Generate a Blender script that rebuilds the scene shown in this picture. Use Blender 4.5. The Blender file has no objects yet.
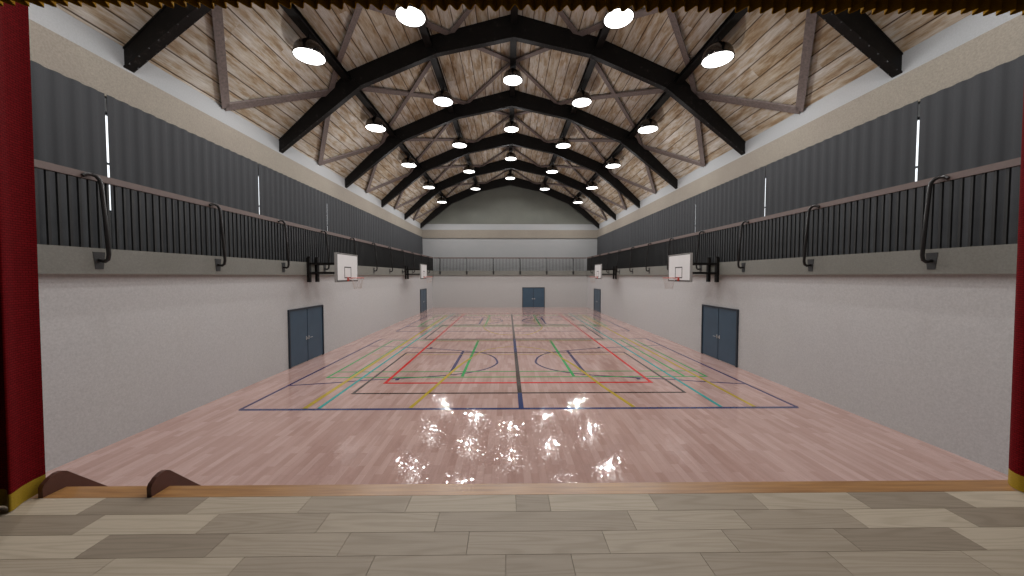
import bpy, math, random
from mathutils import Vector, Matrix
random.seed(7)
sc = bpy.context.scene
COL = sc.collection

# ------------------------------------------------------------------ camera, world, exposure
EYE = (-0.255, 0.0, 3.3)
F = 352.0
cam_data = bpy.data.cameras.new('camera')
cam_data.sensor_width = 36.0
cam_data.lens = F * 36.0 / 1024.0
cam_data.clip_start = 0.05
cam_data.clip_end = 300
cam = bpy.data.objects.new('camera', cam_data)
COL.objects.link(cam)
yaw = 0.012
pitch = 0.035
cam.location = EYE
cam.rotation_euler = (math.pi / 2 - pitch, 0, -yaw)
sc.camera = cam

world = bpy.data.worlds.new('world')
sc.world = world
world.use_nodes = True
bg = world.node_tree.nodes['Background']
bg.inputs[0].default_value = (0.95, 0.97, 1.0, 1)
bg.inputs[1].default_value = 1.6

sc.view_settings.view_transform = 'Standard'
sc.view_settings.look = 'None'
sc.view_settings.gamma = 1
sc.view_settings.use_curve_mapping = False
sc.view_settings.exposure = 0.0
LAMP_W = 222.0        # downward beam of each high bay
LAMP_SPILL = 34.0      # what leaves a lamp sideways and upward
sc.cycles.max_bounces = 8

# ------------------------------------------------------------------ materials
def srgb(r, g, b):
    def f(c):
        c /= 255.0
        return c / 12.92 if c <= 0.04045 else ((c + 0.055) / 1.055) ** 2.4
    return (f(r), f(g), f(b), 1)

class NT:
    def __init__(s, name, rough=0.6, metal=0.0, spec=0.5):
        s.m = bpy.data.materials.new(name)
        s.m.use_nodes = True
        s.t = s.m.node_tree
        s.b = s.t.nodes['Principled BSDF']
        s.b.inputs['Roughness'].default_value = rough
        s.b.inputs['Metallic'].default_value = metal
        s.b.inputs['Specular IOR Level'].default_value = spec
    def n(s, kind, **kw):
        nd = s.t.nodes.new(kind)
        for k, v in kw.items():
            setattr(nd, k, v)
        return nd
    def l(s, a, b):
        s.t.links.new(a, b)
    def coord(s, which='Object', scale=(1, 1, 1), rot=(0, 0, 0), loc=(0, 0, 0)):
        tc = s.n('ShaderNodeTexCoord')
        mp = s.n('ShaderNodeMapping')
        mp.inputs['Scale'].default_value = scale
        mp.inputs['Rotation'].default_value = rot
        mp.inputs['Location'].default_value = loc
        s.l(tc.outputs[which], mp.inputs['Vector'])
        return mp.outputs['Vector']
    def noise(s, vec, scale, detail=4, rough=0.55):
        nz = s.n('ShaderNodeTexNoise')
        nz.inputs['Scale'].default_value = scale
        nz.inputs['Detail'].default_value = detail
        nz.inputs['Roughness'].default_value = rough
        s.l(vec, nz.inputs['Vector'])
        return nz.outputs['Fac']
    def ramp(s, fac, stops, interp='LINEAR'):
        r = s.n('ShaderNodeValToRGB')
        r.color_ramp.interpolation = interp
        e = r.color_ramp.elements
        e[0].position, e[0].color = stops[0]
        e[1].position, e[1].color = stops[-1]
        for p, c in stops[1:-1]:
            x = e.new(p)
            x.color = c
        s.l(fac, r.inputs['Fac'])
        return r.outputs['Color']
    def mix(s, fac, a, b, mode='MIX'):
        mx = s.n('ShaderNodeMix', data_type='RGBA', blend_type=mode)
        for inp, v in ((mx.inputs[0], fac), (mx.inputs[6], a), (mx.inputs[7], b)):
            if hasattr(v, 'links'):
                s.l(v, inp)
            else:
                inp.default_value = v
        return mx.outputs[2]
    def math(s, op, a, b=0.0, c=0.0):
        m = s.n('ShaderNodeMath', operation=op)
        for inp, v in zip(m.inputs, (a, b, c)):
            if hasattr(v, 'links'):
                s.l(v, inp)
            else:
                inp.default_value = v
        return m.outputs[0]
    def base(s, c):
        if hasattr(c, 'links'):
            s.l(c, s.b.inputs['Base Color'])
        else:
            s.b.inputs['Base Color'].default_value = c
    def bump(s, h, strength=0.3, dist=0.01):
        b = s.n('ShaderNodeBump')
        b.inputs['Strength'].default_value = strength
        b.inputs['Distance'].default_value = dist
        s.l(h, b.inputs['Height'])
        s.l(b.outputs['Normal'], s.b.inputs['Normal'])

def plain(name, col, rough=0.6, metal=0.0, var=0.08, scale=6.0, bump=0.0, spec=0.5):
    """one colour with a faint mottling, so that nothing is a flat fill"""
    m = NT(name, rough, metal, spec)
    v = m.coord()
    f = m.noise(v, scale)
    d = tuple(c * (1 - var) for c in col[:3]) + (1,)
    h = tuple(min(1, c * (1 + var)) for c in col[:3]) + (1,)
    m.base(m.ramp(f, [(0.3, d), (0.7, h)]))
    if bump:
        m.bump(m.noise(v, scale * 12, 2), bump, 0.004)
    return m.m

def plaster(name, col, col2, grain=0.1, bump=0.25):
    m = NT(name, 0.85, 0, 0.25)
    v = m.coord()
    big = m.ramp(m.noise(v, 0.45, 3), [(0.35, col), (0.65, col2)])
    fine = m.ramp(m.noise(v, 28, 5, 0.7), [(0.25, (1 - grain * 2,) * 3 + (1,)), (0.75, (1 + grain,) * 3 + (1,))])
    m.base(m.mix(1.0, big, fine, 'MULTIPLY'))
    m.bump(m.noise(v, 45, 4, 0.7), bump, 0.01)
    return m.m

M = {}
M['wall'] = plaster('lower_wall_plaster', srgb(190, 189, 189), srgb(191, 190, 189), 0.10)
M['wall_far'] = plaster('far_wall_plaster', srgb(178, 176, 174), srgb(179, 177, 175), 0.08)
M['wall_upper'] = plaster('upper_wall_plaster', srgb(145, 147, 148), srgb(149, 149, 149), 0.06)
M['wall_back'] = plaster('gallery_wall_plaster', srgb(142, 143, 143), srgb(146, 146, 146), 0.05)
M['beam'] = plaster('sand_render', srgb(134, 127, 116), srgb(129, 121, 111), 0.14)
M['fascia'] = plaster('grey_green_render', srgb(124, 123, 117), srgb(118, 117, 110), 0.10)
M['gable'] = plaster('gable_render', srgb(106, 107, 100), srgb(98, 99, 93), 0.12)
M['stage_wall'] = plaster('stage_wall_paint', srgb(120, 112, 104), srgb(110, 104, 98), 0.05)
def steel_mat():
    m = NT('black_painted_steel', 0.5, 0, 0.14)
    v = m.coord()
    a = m.ramp(m.noise(v, 5, 8, 0.75), [(0.3, (0.006, 0.0052, 0.0048, 1)), (0.58, (0.0085, 0.0075, 0.007, 1)), (0.68, (0.03, 0.025, 0.022, 1))])
    m.base(a)
    m.bump(m.noise(v, 60, 3), 0.2, 0.004)
    return m.m
M['steel'] = steel_mat()
M['iron'] = plain('black_wrought_iron', (0.012, 0.012, 0.012, 1), 0.45, 0.2, 0.2, 20)
M['rusty'] = plain('dull_brown_steel', srgb(104, 92, 88), 0.75, 0.0, 0.25, 14, 0.4)
M['rail'] = plain('mauve_brown_handrail', srgb(94, 79, 74), 0.6, 0, 0.08, 8)
M['bracket'] = plain('rail_bracket_iron', (0.014, 0.012, 0.0115, 1), 0.3, 0.2, 0.3, 20)
M['plate'] = plain('bracket_plate_iron', (0.022, 0.022, 0.022, 1), 0.5, 0.2, 0.2, 20)
M['door'] = plain('blue_grey_door_paint', srgb(56, 78, 96), 0.4, 0, 0.08, 2)
M['door_frame'] = plain('dark_blue_door_frame', srgb(30, 42, 54), 0.4, 0, 0.05, 5)
M['chrome'] = plain('satin_chrome', (0.45, 0.45, 0.45, 1), 0.35, 0.6, 0.05, 20)
M['lamp_metal'] = plain('polished_lamp_metal', (0.13, 0.125, 0.12, 1), 0.20, 1.0, 0.1, 8)
M['board'] = plain('white_backboard', srgb(222, 222, 222), 0.45, 0, 0.02, 3)
M['board_edge'] = plain('grey_backboard_edge', srgb(150, 148, 145), 0.5, 0, 0.03, 3)
M['board_line'] = plain('black_board_marking', (0.02, 0.02, 0.02, 1), 0.5, 0, 0.1, 3)
M['rim'] = plain('orange_rim_paint', srgb(200, 70, 48), 0.4, 0, 0.1, 10)
M['net'] = plain('white_net_cord', srgb(190, 175, 168), 0.8, 0, 0.05, 10)
M['outer_frame'] = plain('dark_window_frame', (0.03, 0.03, 0.032, 1), 0.5, 0, 0.1, 3)
M['outside'] = plain('outer_roofing', (0.15, 0.15, 0.15, 1), 0.8)
M['stair_wood'] = plain('dark_red_brown_wood', srgb(92, 56, 44), 0.5, 0, 0.15, 5, 0.1)

def curtain_mat():
    m = NT('charcoal_curtain_cloth', 0.9, 0, 0.15)
    v = m.coord()
    w = m.noise(m.coord('Object', (1, 30, 120)), 3, 3)
    c = m.ramp(w, [(0.3, srgb(50, 51, 53)), (0.7, srgb(71, 72, 74))])
    m.base(c)
    m.bump(w, 0.15, 0.004)
    return m.m
M['curtain'] = curtain_mat()

def red_mat():
    m = NT('red_stage_velvet', 0.9, 0, 0.05)
    m.b.inputs['Sheen Weight'].default_value = 0.0
    m.b.inputs['Sheen Tint'].default_value = (0.8, 0.1, 0.1, 1)
    w = m.n('ShaderNodeTexBrick')
    w.inputs['Scale'].default_value = 1
    w.inputs['Brick Width'].default_value = 0.05
    w.inputs['Row Height'].default_value = 0.022
    w.inputs['Mortar Size'].default_value = 0.004
    w.inputs['Mortar Smooth'].default_value = 0.8
    w.inputs['Color1'].default_value = srgb(108, 13, 19)
    w.inputs['Color2'].default_value = srgb(98, 11, 16)
    w.inputs['Mortar'].default_value = srgb(72, 7, 11)
    m.l(m.coord('UV'), w.inputs['Vector'])
    m.base(w.outputs['Color'])
    m.bump(m.math('SUBTRACT', 1.0, w.outputs['Fac']), 0.4, 0.004)
    return m.m
M['red'] = red_mat()
def gold_mat():
    m = NT('gold_hem_cloth', 0.6, 0.15, 0.4)
    w = m.noise(m.coord('UV', (40, 160, 1)), 1, 2)
    m.base(m.ramp(w, [(0.3, srgb(146, 118, 12)), (0.7, srgb(170, 142, 26))]))
    m.bump(w, 0.2, 0.003)
    return m.m
M['gold'] = gold_mat()
def fringe_mat():
    m = NT('bronze_valance_hem', 0.9, 0.0, 0.05)
    w = m.noise(m.coord('UV', (40, 160, 1)), 1, 2)
    m.base(m.ramp(w, [(0.3, srgb(128, 94, 4)), (0.7, srgb(148, 112, 8))]))
    return m.m
M['fringe'] = fringe_mat()

def plank_ceiling():
    """weathered boards; UV.x runs across the boards, UV.y along them"""
    m = NT('weathered_board_ceiling', 0.8, 0, 0.25)
    uv = m.n('ShaderNodeTexCoord').outputs['UV']
    sp = m.n('ShaderNodeSeparateXYZ')
    m.l(uv, sp.inputs[0])
    W = 0.47
    u = m.math('DIVIDE', sp.outputs[0], W)
    idx = m.math('FLOOR', u)
    fr = m.math('FRACT', u)
    wn = m.n('ShaderNodeTexWhiteNoise', noise_dimensions='1D')
    m.l(idx, wn.inputs['W'])
    off = m.math('MULTIPLY', wn.outputs['Value'], 9.7)
    vv = m.math('DIVIDE', m.math('ADD', sp.outputs[1], off), 5.2)
    idy = m.math('FLOOR', vv)
    wn2 = m.n('ShaderNodeTexWhiteNoise', noise_dimensions='2D')
    cb = m.n('ShaderNodeCombineXYZ')
    m.l(idx, cb.inputs[0]); m.l(idy, cb.inputs[1])
    m.l(cb.outputs[0], wn2.inputs['Vector'])
    # offset the grain per board
    cb2 = m.n('ShaderNodeCombineXYZ')
    m.l(m.math('MULTIPLY', sp.outputs[0], 5.0), cb2.inputs[0])
    m.l(m.math('MULTIPLY', sp.outputs[1], 0.9), cb2.inputs[1])
    m.l(m.math('MULTIPLY', wn2.outputs['Value'], 37.0), cb2.inputs[2])
    g1 = m.noise(cb2.outputs[0], 1.1, 6, 0.65)
    cb3 = m.n('ShaderNodeCombineXYZ')
    m.l(m.math('MULTIPLY', sp.outputs[0], 30.0), cb3.inputs[0])
    m.l(m.math('MULTIPLY', sp.outputs[1], 2.0), cb3.inputs[1])
    m.l(m.math('MULTIPLY', wn2.outputs['Value'], 37.0), cb3.inputs[2])
    g2 = m.noise(cb3.outputs[0], 1.0, 4, 0.6)
    wood = m.ramp(g1, [(0.30, srgb(140, 116, 92)), (0.42, srgb(166, 148, 124)), (0.50, srgb(184, 174, 160)), (0.68, srgb(206, 203, 198))])
    tone = m.ramp(wn2.outputs['Value'], [(0.0, (0.80, 0.73, 0.63, 1)), (0.3, (0.88, 0.83, 0.76, 1)), (0.5, (0.95, 0.94, 0.92, 1)), (1.0, (1.06, 1.06, 1.06, 1))])
    c = m.mix(1.0, wood, tone, 'MULTIPLY')
    fine = m.ramp(g2, [(0.25, (0.72, 0.70, 0.68, 1)), (0.6, (1.03, 1.03, 1.03, 1))])
    c = m.mix(1.0, c, fine, 'MULTIPLY')
    e = m.math('MINIMUM', fr, m.math('SUBTRACT', 1.0, fr))
    seam = m.ramp(e, [(0.0, (0.16, 0.12, 0.09, 1)), (0.018, (0.22, 0.17, 0.14, 1)), (0.05, (1, 1, 1, 1))])
    c = m.mix(1.0, c, seam, 'MULTIPLY')
    m.base(c)
    m.bump(m.math('MINIMUM', m.math('MULTIPLY', e, 15), 1.0), 0.5, 0.02)
    return m.m
M['ceiling'] = plank_ceiling()

def facet_normal(m, amt, cell):
    """tiny unevenness of a lacquered floor: every few centimetres tilts a little"""
    v = m.n('ShaderNodeTexVoronoi')
    v.inputs['Scale'].default_value = 1.0
    m.l(m.coord('Object', (1 / cell, 0.45 / cell, 1)), v.inputs['Vector'])
    sub = m.n('ShaderNodeVectorMath', operation='SUBTRACT')
    m.l(v.outputs['Color'], sub.inputs[0]); sub.inputs[1].default_value = (.5, .5, .5)
    ab = m.n('ShaderNodeVectorMath', operation='ABSOLUTE')
    m.l(sub.outputs[0], ab.inputs[0])
    pk = m.n('ShaderNodeVectorMath', operation='MULTIPLY')
    m.l(sub.outputs[0], pk.inputs[0]); m.l(ab.outputs[0], pk.inputs[1])
    mul = m.n('ShaderNodeVectorMath', operation='MULTIPLY')
    m.l(pk.outputs[0], mul.inputs[0]); mul.inputs[1].default_value = (amt, amt * 0.17, 0)
    geo = m.n('ShaderNodeNewGeometry')
    ad = m.n('ShaderNodeVectorMath', operation='ADD')
    m.l(mul.outputs[0], ad.inputs[0]); m.l(geo.outputs['Normal'], ad.inputs[1])
    nm = m.n('ShaderNodeVectorMath', operation='NORMALIZE')
    m.l(ad.outputs[0], nm.inputs[0])
    m.l(nm.outputs[0], m.b.inputs['Normal'])

FLOOR_AMT, FLOOR_CELL, FLOOR_ROUGH = 0.225, 0.024, 0.052
def gym_floor_mat():
    m = NT('pink_beech_sports_floor', FLOOR_ROUGH, 0, 0.5)
    br = m.n('ShaderNodeTexBrick')
    br.offset = 0.37
    br.offset_frequency = 2
    br.inputs['Scale'].default_value = 1
    br.inputs['Brick Width'].default_value = 0.72
    br.inputs['Row Height'].default_value = 0.13
    br.inputs['Mortar Size'].default_value = 0.0015
    br.inputs['Mortar Smooth'].default_value = 0.5
    br.inputs['Bias'].default_value = 0.0
    br.inputs['Color1'].default_value = srgb(198, 168, 160)
    br.inputs['Color2'].default_value = srgb(180, 147, 138)
    br.inputs['Mortar'].default_value = srgb(165, 134, 124)
    m.l(m.coord('Object', (1, 1, 1), (0, 0, math.pi / 2)), br.inputs['Vector'])
    g = m.noise(m.coord('Object', (9, 0.7, 1)), 1.3, 5, 0.6)
    tone = m.ramp(g, [(0.3, (0.90, 0.88, 0.87, 1)), (0.7, (1.06, 1.07, 1.07, 1))])
    m.base(m.mix(1.0, br.outputs['Color'], tone, 'MULTIPLY'))
    facet_normal(m, FLOOR_AMT, FLOOR_CELL)
    return m.m
M['gym_floor'] = gym_floor_mat()

def paint(name, col):
    m = NT(name, FLOOR_ROUGH, 0, 0.5)
    w = m.noise(m.coord(), 2.0, 3)
    d = tuple(c * 0.85 for c in col[:3]) + (1,)
    m.base(m.ramp(w, [(0.3, d), (0.7, col)]))
    facet_normal(m, FLOOR_AMT, FLOOR_CELL)
    return m.m
PAINT = {
    'blue': paint('blue_line_paint', srgb(58, 68, 112)),
    'navy': paint('navy_line_paint', srgb(66, 56, 104)),
    'black': paint('black_line_paint', srgb(74, 62, 58)),
    'red': paint('red_line_paint', srgb(216, 40, 40)),
    'brown': paint('brown_line_paint', srgb(176, 110, 84)),
    'green': paint('green_line_paint', srgb(52, 166, 88)),
    'yellow': paint('yellow_line_paint', srgb(192, 166, 56)),
    'cyan': paint('turquoise_line_paint', srgb(56, 164, 160)),
}

def stage_floor_mat():
    """each board carries its own tone in the 'tone' attribute"""
    m = NT('oiled_oak_stage_boards', 0.5, 0, 0.35)
    at = m.n('ShaderNodeAttribute')
    at.attribute_name = 'tone'
    tone = m.ramp(at.outputs['Fac'], [(0.0, srgb(142, 128, 111)), (0.5, srgb(166, 152, 134)), (1.0, srgb(200, 186, 165))])
    wn = m.math('MULTIPLY', at.outputs['Fac'], 913.7)
    def shifted(scale):
        add = m.n('ShaderNodeVectorMath', operation='ADD')
        m.l(m.coord('Object', scale), add.inputs[0])
        cb = m.n('ShaderNodeCombineXYZ')
        m.l(wn, cb.inputs[2])
        m.l(cb.outputs[0], add.inputs[1])
        return add.outputs[0]
    g = m.noise(shifted((0.35, 5.0, 1)), 1.0, 2, 0.3)
    wv = m.math('SINE', m.math('MULTIPLY', g, 80.0))
    rings = m.ramp(m.math('MULTIPLY_ADD', wv, .5, .5), [(0.0, (0.90, 0.89, 0.87, 1)), (0.45, (1.0, 1.0, 1.0, 1)), (1.0, (1.03, 1.03, 1.03, 1))])
    fine = m.ramp(m.noise(shifted((2.5, 70, 1)), 2, 4), [(0.3, (0.92, 0.92, 0.91, 1)), (0.7, (1.05, 1.05, 1.05, 1))])
    c = m.mix(1.0, tone, rings, 'MULTIPLY')
    m.base(m.mix(1.0, c, fine, 'MULTIPLY'))
    return m.m
M['stage_floor'] = stage_floor_mat()

def edge_wood():
    m = NT('varnished_orange_nosing', 0.34, 0, 0.8)
    g = m.noise(m.coord('Object', (1.2, 20, 1)), 1.5, 5)
    m.base(m.ramp(g, [(0.3, srgb(148, 100, 52)), (0.7, srgb(184, 136, 80))]))
    return m.m
M['edge'] = edge_wood()

def glow(name, col, strength):
    m = NT(name, 0.5)
    m.b.inputs['Base Color'].default_value = (0.9, 0.9, 0.9, 1)
    m.b.inputs['Emission Color'].default_value = col
    m.b.inputs['Emission Strength'].default_value = strength
    return m.m
M['glow'] = glow('lit_lamp_lens', (1, 0.98, 0.95, 1), 4.0)

def glass():
    m = NT('window_glass', 0.0)
    m.b.inputs['Transmission Weight'].default_value = 1.0
    m.b.inputs['IOR'].default_value = 1.1
    m.b.inputs['Base Color'].default_value = (0.97, 0.99, 1, 1)
    return m.m
M['glass'] = glass()

# ------------------------------------------------------------------ mesh helpers
class MB:
    def __init__(s):
        s.v = []; s.f = []; s.uv = None
    def box(s, x0, x1, y0, y1, z0, z1):
        x0, x1 = sorted((x0, x1)); y0, y1 = sorted((y0, y1)); z0, z1 = sorted((z0, z1))
        b = len(s.v)
        s.v += [(x0, y0, z0), (x1, y0, z0), (x1, y1, z0), (x0, y1, z0), (x0, y0, z1), (x1, y0, z1), (x1, y1, z1), (x0, y1, z1)]
        s.f += [tuple(b + i for i in q) for q in ((0, 3, 2, 1), (4, 5, 6, 7), (0, 1, 5, 4), (1, 2, 6, 5), (2, 3, 7, 6), (3, 0, 4, 7))]
        return s
    def bar(s, p, q, w, h, up=(0, 0, 1)):
        """rectangular bar from p to q; w across, h along up"""
        p = Vector(p); q = Vector(q)
        d = (q - p).normalized()
        side = d.cross(Vector(up)).normalized()
        u = side.cross(d).normalized()
        b = len(s.v)
        for c in (p, q):
            for a, e in ((-1, -1), (1, -1), (1, 1), (-1, 1)):
                s.v.append(tuple(c + side * a * w / 2 + u * e * h / 2))
        s.f += [tuple(b + i for i in t) for t in ((0, 1, 2, 3), (7, 6, 5, 4), (0, 4, 5, 1), (1, 5, 6, 2), (2, 6, 7, 3), (3, 7, 4, 0))]
        return s
    def tube(s, pts, r, n=8, cap=True):
        pts = [Vector(p) for p in pts]
        b = len(s.v)
        t0 = (pts[1] - pts[0]).normalized()
        ref = Vector((0, 1, 0)) if abs(t0.y) < 0.9 else Vector((1, 0, 0))
        nrm = t0.cross(ref).normalized()
        for i, p in enumerate(pts):
            if i == 0: t = pts[1] - pts[0]
            elif i == len(pts) - 1: t = pts[-1] - pts[-2]
            else: t = (pts[i + 1] - p).normalized() + (p - pts[i - 1]).normalized()
            t.normalize()
            nrm = (nrm - t * nrm.dot(t)).normalized()
            bn = t.cross(nrm)
            for k in range(n):
                a = 2 * math.pi * k / n
                s.v.append(tuple(p + (nrm * math.cos(a) + bn * math.sin(a)) * r))
        for i in range(len(pts) - 1):
            for k in range(n):
                k2 = (k + 1) % n
                s.f.append((b + i * n + k, b + i * n + k2, b + (i + 1) * n + k2, b + (i + 1) * n + k))
        if cap:
            s.f.append(tuple(b + k for k in range(n))[::-1])
            s.f.append(tuple(b + (len(pts) - 1) * n + k for k in range(n)))
        return s
    def lathe(s, prof, n=40, c=(0, 0, 0)):
        b = len(s.v)
        for r, z in prof:
            for k in range(n):
                a = 2 * math.pi * k / n
                s.v.append((c[0] + r * math.cos(a), c[1] + r * math.sin(a), c[2] + z))
        for i in range(len(prof) - 1):
            for k in range(n):
                k2 = (k + 1) % n
                s.f.append((b + i * n + k, b + i * n + k2, b + (i + 1) * n + k2, b + (i + 1) * n + k))
        return s
    def prism(s, poly, a0, a1, axis='y'):
        """poly: list of 2D points; extruded along the axis"""
        b = len(s.v); n = len(poly)
        for a in (a0, a1):
            for p in poly:
                if axis == 'y': s.v.append((p[0], a, p[1]))
                elif axis == 'x': s.v.append((a, p[0], p[1]))
                else: s.v.append((p[0], p[1], a))
        s.f.append(tuple(range(b, b + n)))
        s.f.append(tuple(range(b + n, b + 2 * n))[::-1])
        for k in range(n):
            k2 = (k + 1) % n
            s.f.append((b + k, b + n + k, b + n + k2, b + k2))
        return s
    def strip(s, top, bot):
        """quads between two polylines of equal length"""
        b = len(s.v); n = len(top)
        s.v += [tuple(p) for p in top] + [tuple(p) for p in bot]
        for i in range(n - 1):
            s.f.append((b + i, b + i + 1, b + n + i + 1, b + n + i))
        return s
    def build(s, name, mat, parent=None, smooth=False, uv=None, fix=True):
        me = bpy.data.meshes.new(name)
        me.from_pydata(s.v, [], s.f)
        if fix:
            import bmesh
            bm = bmesh.new(); bm.from_mesh(me)
            bmesh.ops.recalc_face_normals(bm, faces=bm.faces)
            bm.to_mesh(me); bm.free()
        if uv:
            lay = me.uv_layers.new(name='UVMap')
            for lp in me.loops:
                lay.data[lp.index].uv = uv(lp.vertex_index, me.vertices[lp.vertex_index].co)
        for mt in (mat if isinstance(mat, list) else [mat]):
            me.materials.append(mt)
        if smooth:
            for p in me.polygons: p.use_smooth = True
            me.set_sharp_from_angle(angle=math.radians(40))
        me.update()
        o = bpy.data.objects.new(name, me)
        COL.objects.link(o)
        if parent: o.parent = parent
        return o

def empty(name, loc=(0, 0, 0), rz=0):
    o = bpy.data.objects.new(name, None)
    o.empty_display_size = 0.2
    o.location = loc
    o.rotation_euler = (0, 0, rz)
    COL.objects.link(o)
    return o

def tag(o, label=None, cat=None, group=None, kind=None):
    if label: o['label'] = label
    if cat: o['category'] = cat
    if group: o['group'] = group
    if kind: o['kind'] = kind
    return o

def copy_tree(o, parent=None):
    c = o.copy()
    COL.objects.link(c)
    c.parent = parent
    for ch in list(o.children):
        copy_tree(ch, c)
    return c

def struct(o, label=None):
    o['kind'] = 'structure'
    if label: o['label'] = label
    return o

WINS = {-1: [8.25 + 4.89 * k for k in range(6)], 1: [8.28 + 4.90 * k for k in range(6)]}
ORD = ['first', 'second', 'third', 'fourth', 'fifth', 'sixth', 'seventh', 'eighth', 'ninth', 'tenth', 'eleventh', 'twelfth', 'thirteenth']

# ------------------------------------------------------------------ dimensions
XW, XF, XU = 8.02, 7.87, 9.50           # lower wall, gallery front, upper wall
YW, YF, YU = 36.45, 36.3, 38.1
Y0 = 3.55                               # hall side of the stage wall
ZG0, ZG1 = 3.33, 3.81                   # gallery slab
ZB0, ZB1 = 7.40, 8.23                   # sand coloured beam
TOP = [(-XU, 8.80), (-6.70, 11.51), (-3.42, 12.93), (0, 13.84), (3.42, 12.93), (6.70, 11.51), (XU, 8.80)]
BOT = [(-XU, 8.31), (-6.18, 10.95), (-3.12, 12.24), (0, 12.91), (3.12, 12.24), (6.18, 10.95), (XU, 8.31)]
ARCH_Y = [8.88 + 5.755 * k for k in range(6)]
BAY_Y = [(a + b) / 2 for a, b in zip(ARCH_Y, ARCH_Y[1:])]
LAMP_Y = [5.96] + BAY_Y                 # the first row hangs just above the frame

def ceil_z(x):
    for (x0, z0), (x1, z1) in zip(TOP, TOP[1:]):
        if x0 <= x <= x1:
            return z0 + (z1 - z0) * (x - x0) / (x1 - x0)
    return TOP[0][1]

# ------------------------------------------------------------------ hall shell
ZS = 1.2
floor = struct(MB().box(-XW - .2, XW + .2, Y0 - .1, YW + .2, -.15, 0).build('floor', M['gym_floor']), 'pink wooden sports hall floor with painted court lines')

for s, nm in ((-1, 'left'), (1, 'right')):
    struct(MB().box(s * XW, s * (XW + .2), Y0, YW + .2, 0, ZG0).build('wall_' + nm, M['wall']))
    WIN_Y = WINS[s]
    w = MB()
    w.box(s * XU, s * (XU + .25), Y0 - .2, YU + .2, ZG0, 4.78)
    w.box(s * XU, s * (XU + .25), Y0 - .2, YU + .2, 7.08, 8.84)
    prev = Y0 - .2
    for y in WIN_Y[:3]:
        w.box(s * XU, s * (XU + .25), prev, y - 1.3, 4.78, 7.08)
        prev = y + 1.3
    w.box(s * XU, s * (XU + .25), prev, YU + .2, 4.78, 7.08)
    struct(w.build('wall_%s_upper' % nm, M['wall_upper']))
    b = MB().box(s * (XU - .06), s * XU, Y0, YU, ZB0, ZB1)
    struct(b.build('trim_%d' % (1 if s < 0 else 2), M['beam']), 'sand coloured band along the %s wall above the curtains' % nm)
    g = MB().box(s * XF, s * XU, Y0, YU, ZG0, ZG1)
    struct(g.build('trim_%d' % (3 if s < 0 else 4), M['fascia']), 'grey green gallery edge along the %s wall' % nm)

struct(MB().box(-XW - .2, XW + .2, YW, YW + .2, 0, ZG0).build('wall_far', M['wall_far']))
struct(MB().box(-XF, XF, YF, YU, ZG0, ZG1).build('trim_5', M['fascia']), 'grey green gallery edge across the far wall')
struct(MB().box(-XU, XU, YU, YU + .25, ZG0, ZB0 + .3).build('wall_far_upper', M['wall_back']))
struct(MB().box(-XU + .06, XU - .06, YU - .12, YU, ZB0 - .07, ZB1 - .02).build('trim_6', M['beam']), 'sand coloured band across the far wall')
struct(MB().box(-XU, XU, YU, YU + .25, ZB0 + .3, 8.84).build('trim_7', M['wall_upper']), 'pale strip above the band on the far wall')
gp = [(-XU, 8.84), (XU, 8.84), (6.70, 11.55), (3.42, 12.97), (0, 13.88), (-3.42, 12.97), (-6.70, 11.55)]
struct(MB().prism(gp, YU, YU + .25).build('wall_far_gable', M['gable']))

# board ceiling: follows the arches, boards run the length of the hall
arc = [0]
for (a, b) in zip(TOP, TOP[1:]):
    arc.append(arc[-1] + math.hypot(b[0] - a[0], b[1] - a[1]))
mb = MB()
ext = [(TOP[0][0] - .2, TOP[0][1] - .19)] + TOP[1:-1] + [(TOP[-1][0] + .2, TOP[-1][1] - .19)]
n = len(ext)
for y in (Y0 - .2, YU + .25):
    for x, z in ext: mb.v.append((x, y, z))
for y in (Y0 - .2, YU + .25):
    for x, z in ext: mb.v.append((x, y, z + .12))
for i in range(n - 1):
    mb.f.append((i, i + 1, n + i + 1, n + i))
    mb.f.append((2 * n + i, 3 * n + i, 3 * n + i + 1, 2 * n + i + 1))
    mb.f.append((i, 2 * n + i, 2 * n + i + 1, i + 1))
    mb.f.append((n + i, n + i + 1, 3 * n + i + 1, 3 * n + i))
mb.f.append((0, n, 3 * n, 2 * n))
mb.f.append((n - 1, 3 * n - 1, 4 * n - 1, 2 * n - 1))
arc2 = [0.0]
for a, b in zip(ext, ext[1:]):
    arc2.append(arc2[-1] + math.hypot(b[0] - a[0], b[1] - a[1]))
ceiling = mb.build('ceiling', M['ceiling'], uv=lambda i, co: (arc2[i % n] + 0.12, co.y))
struct(ceiling, 'weathered wooden board ceiling')

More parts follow.
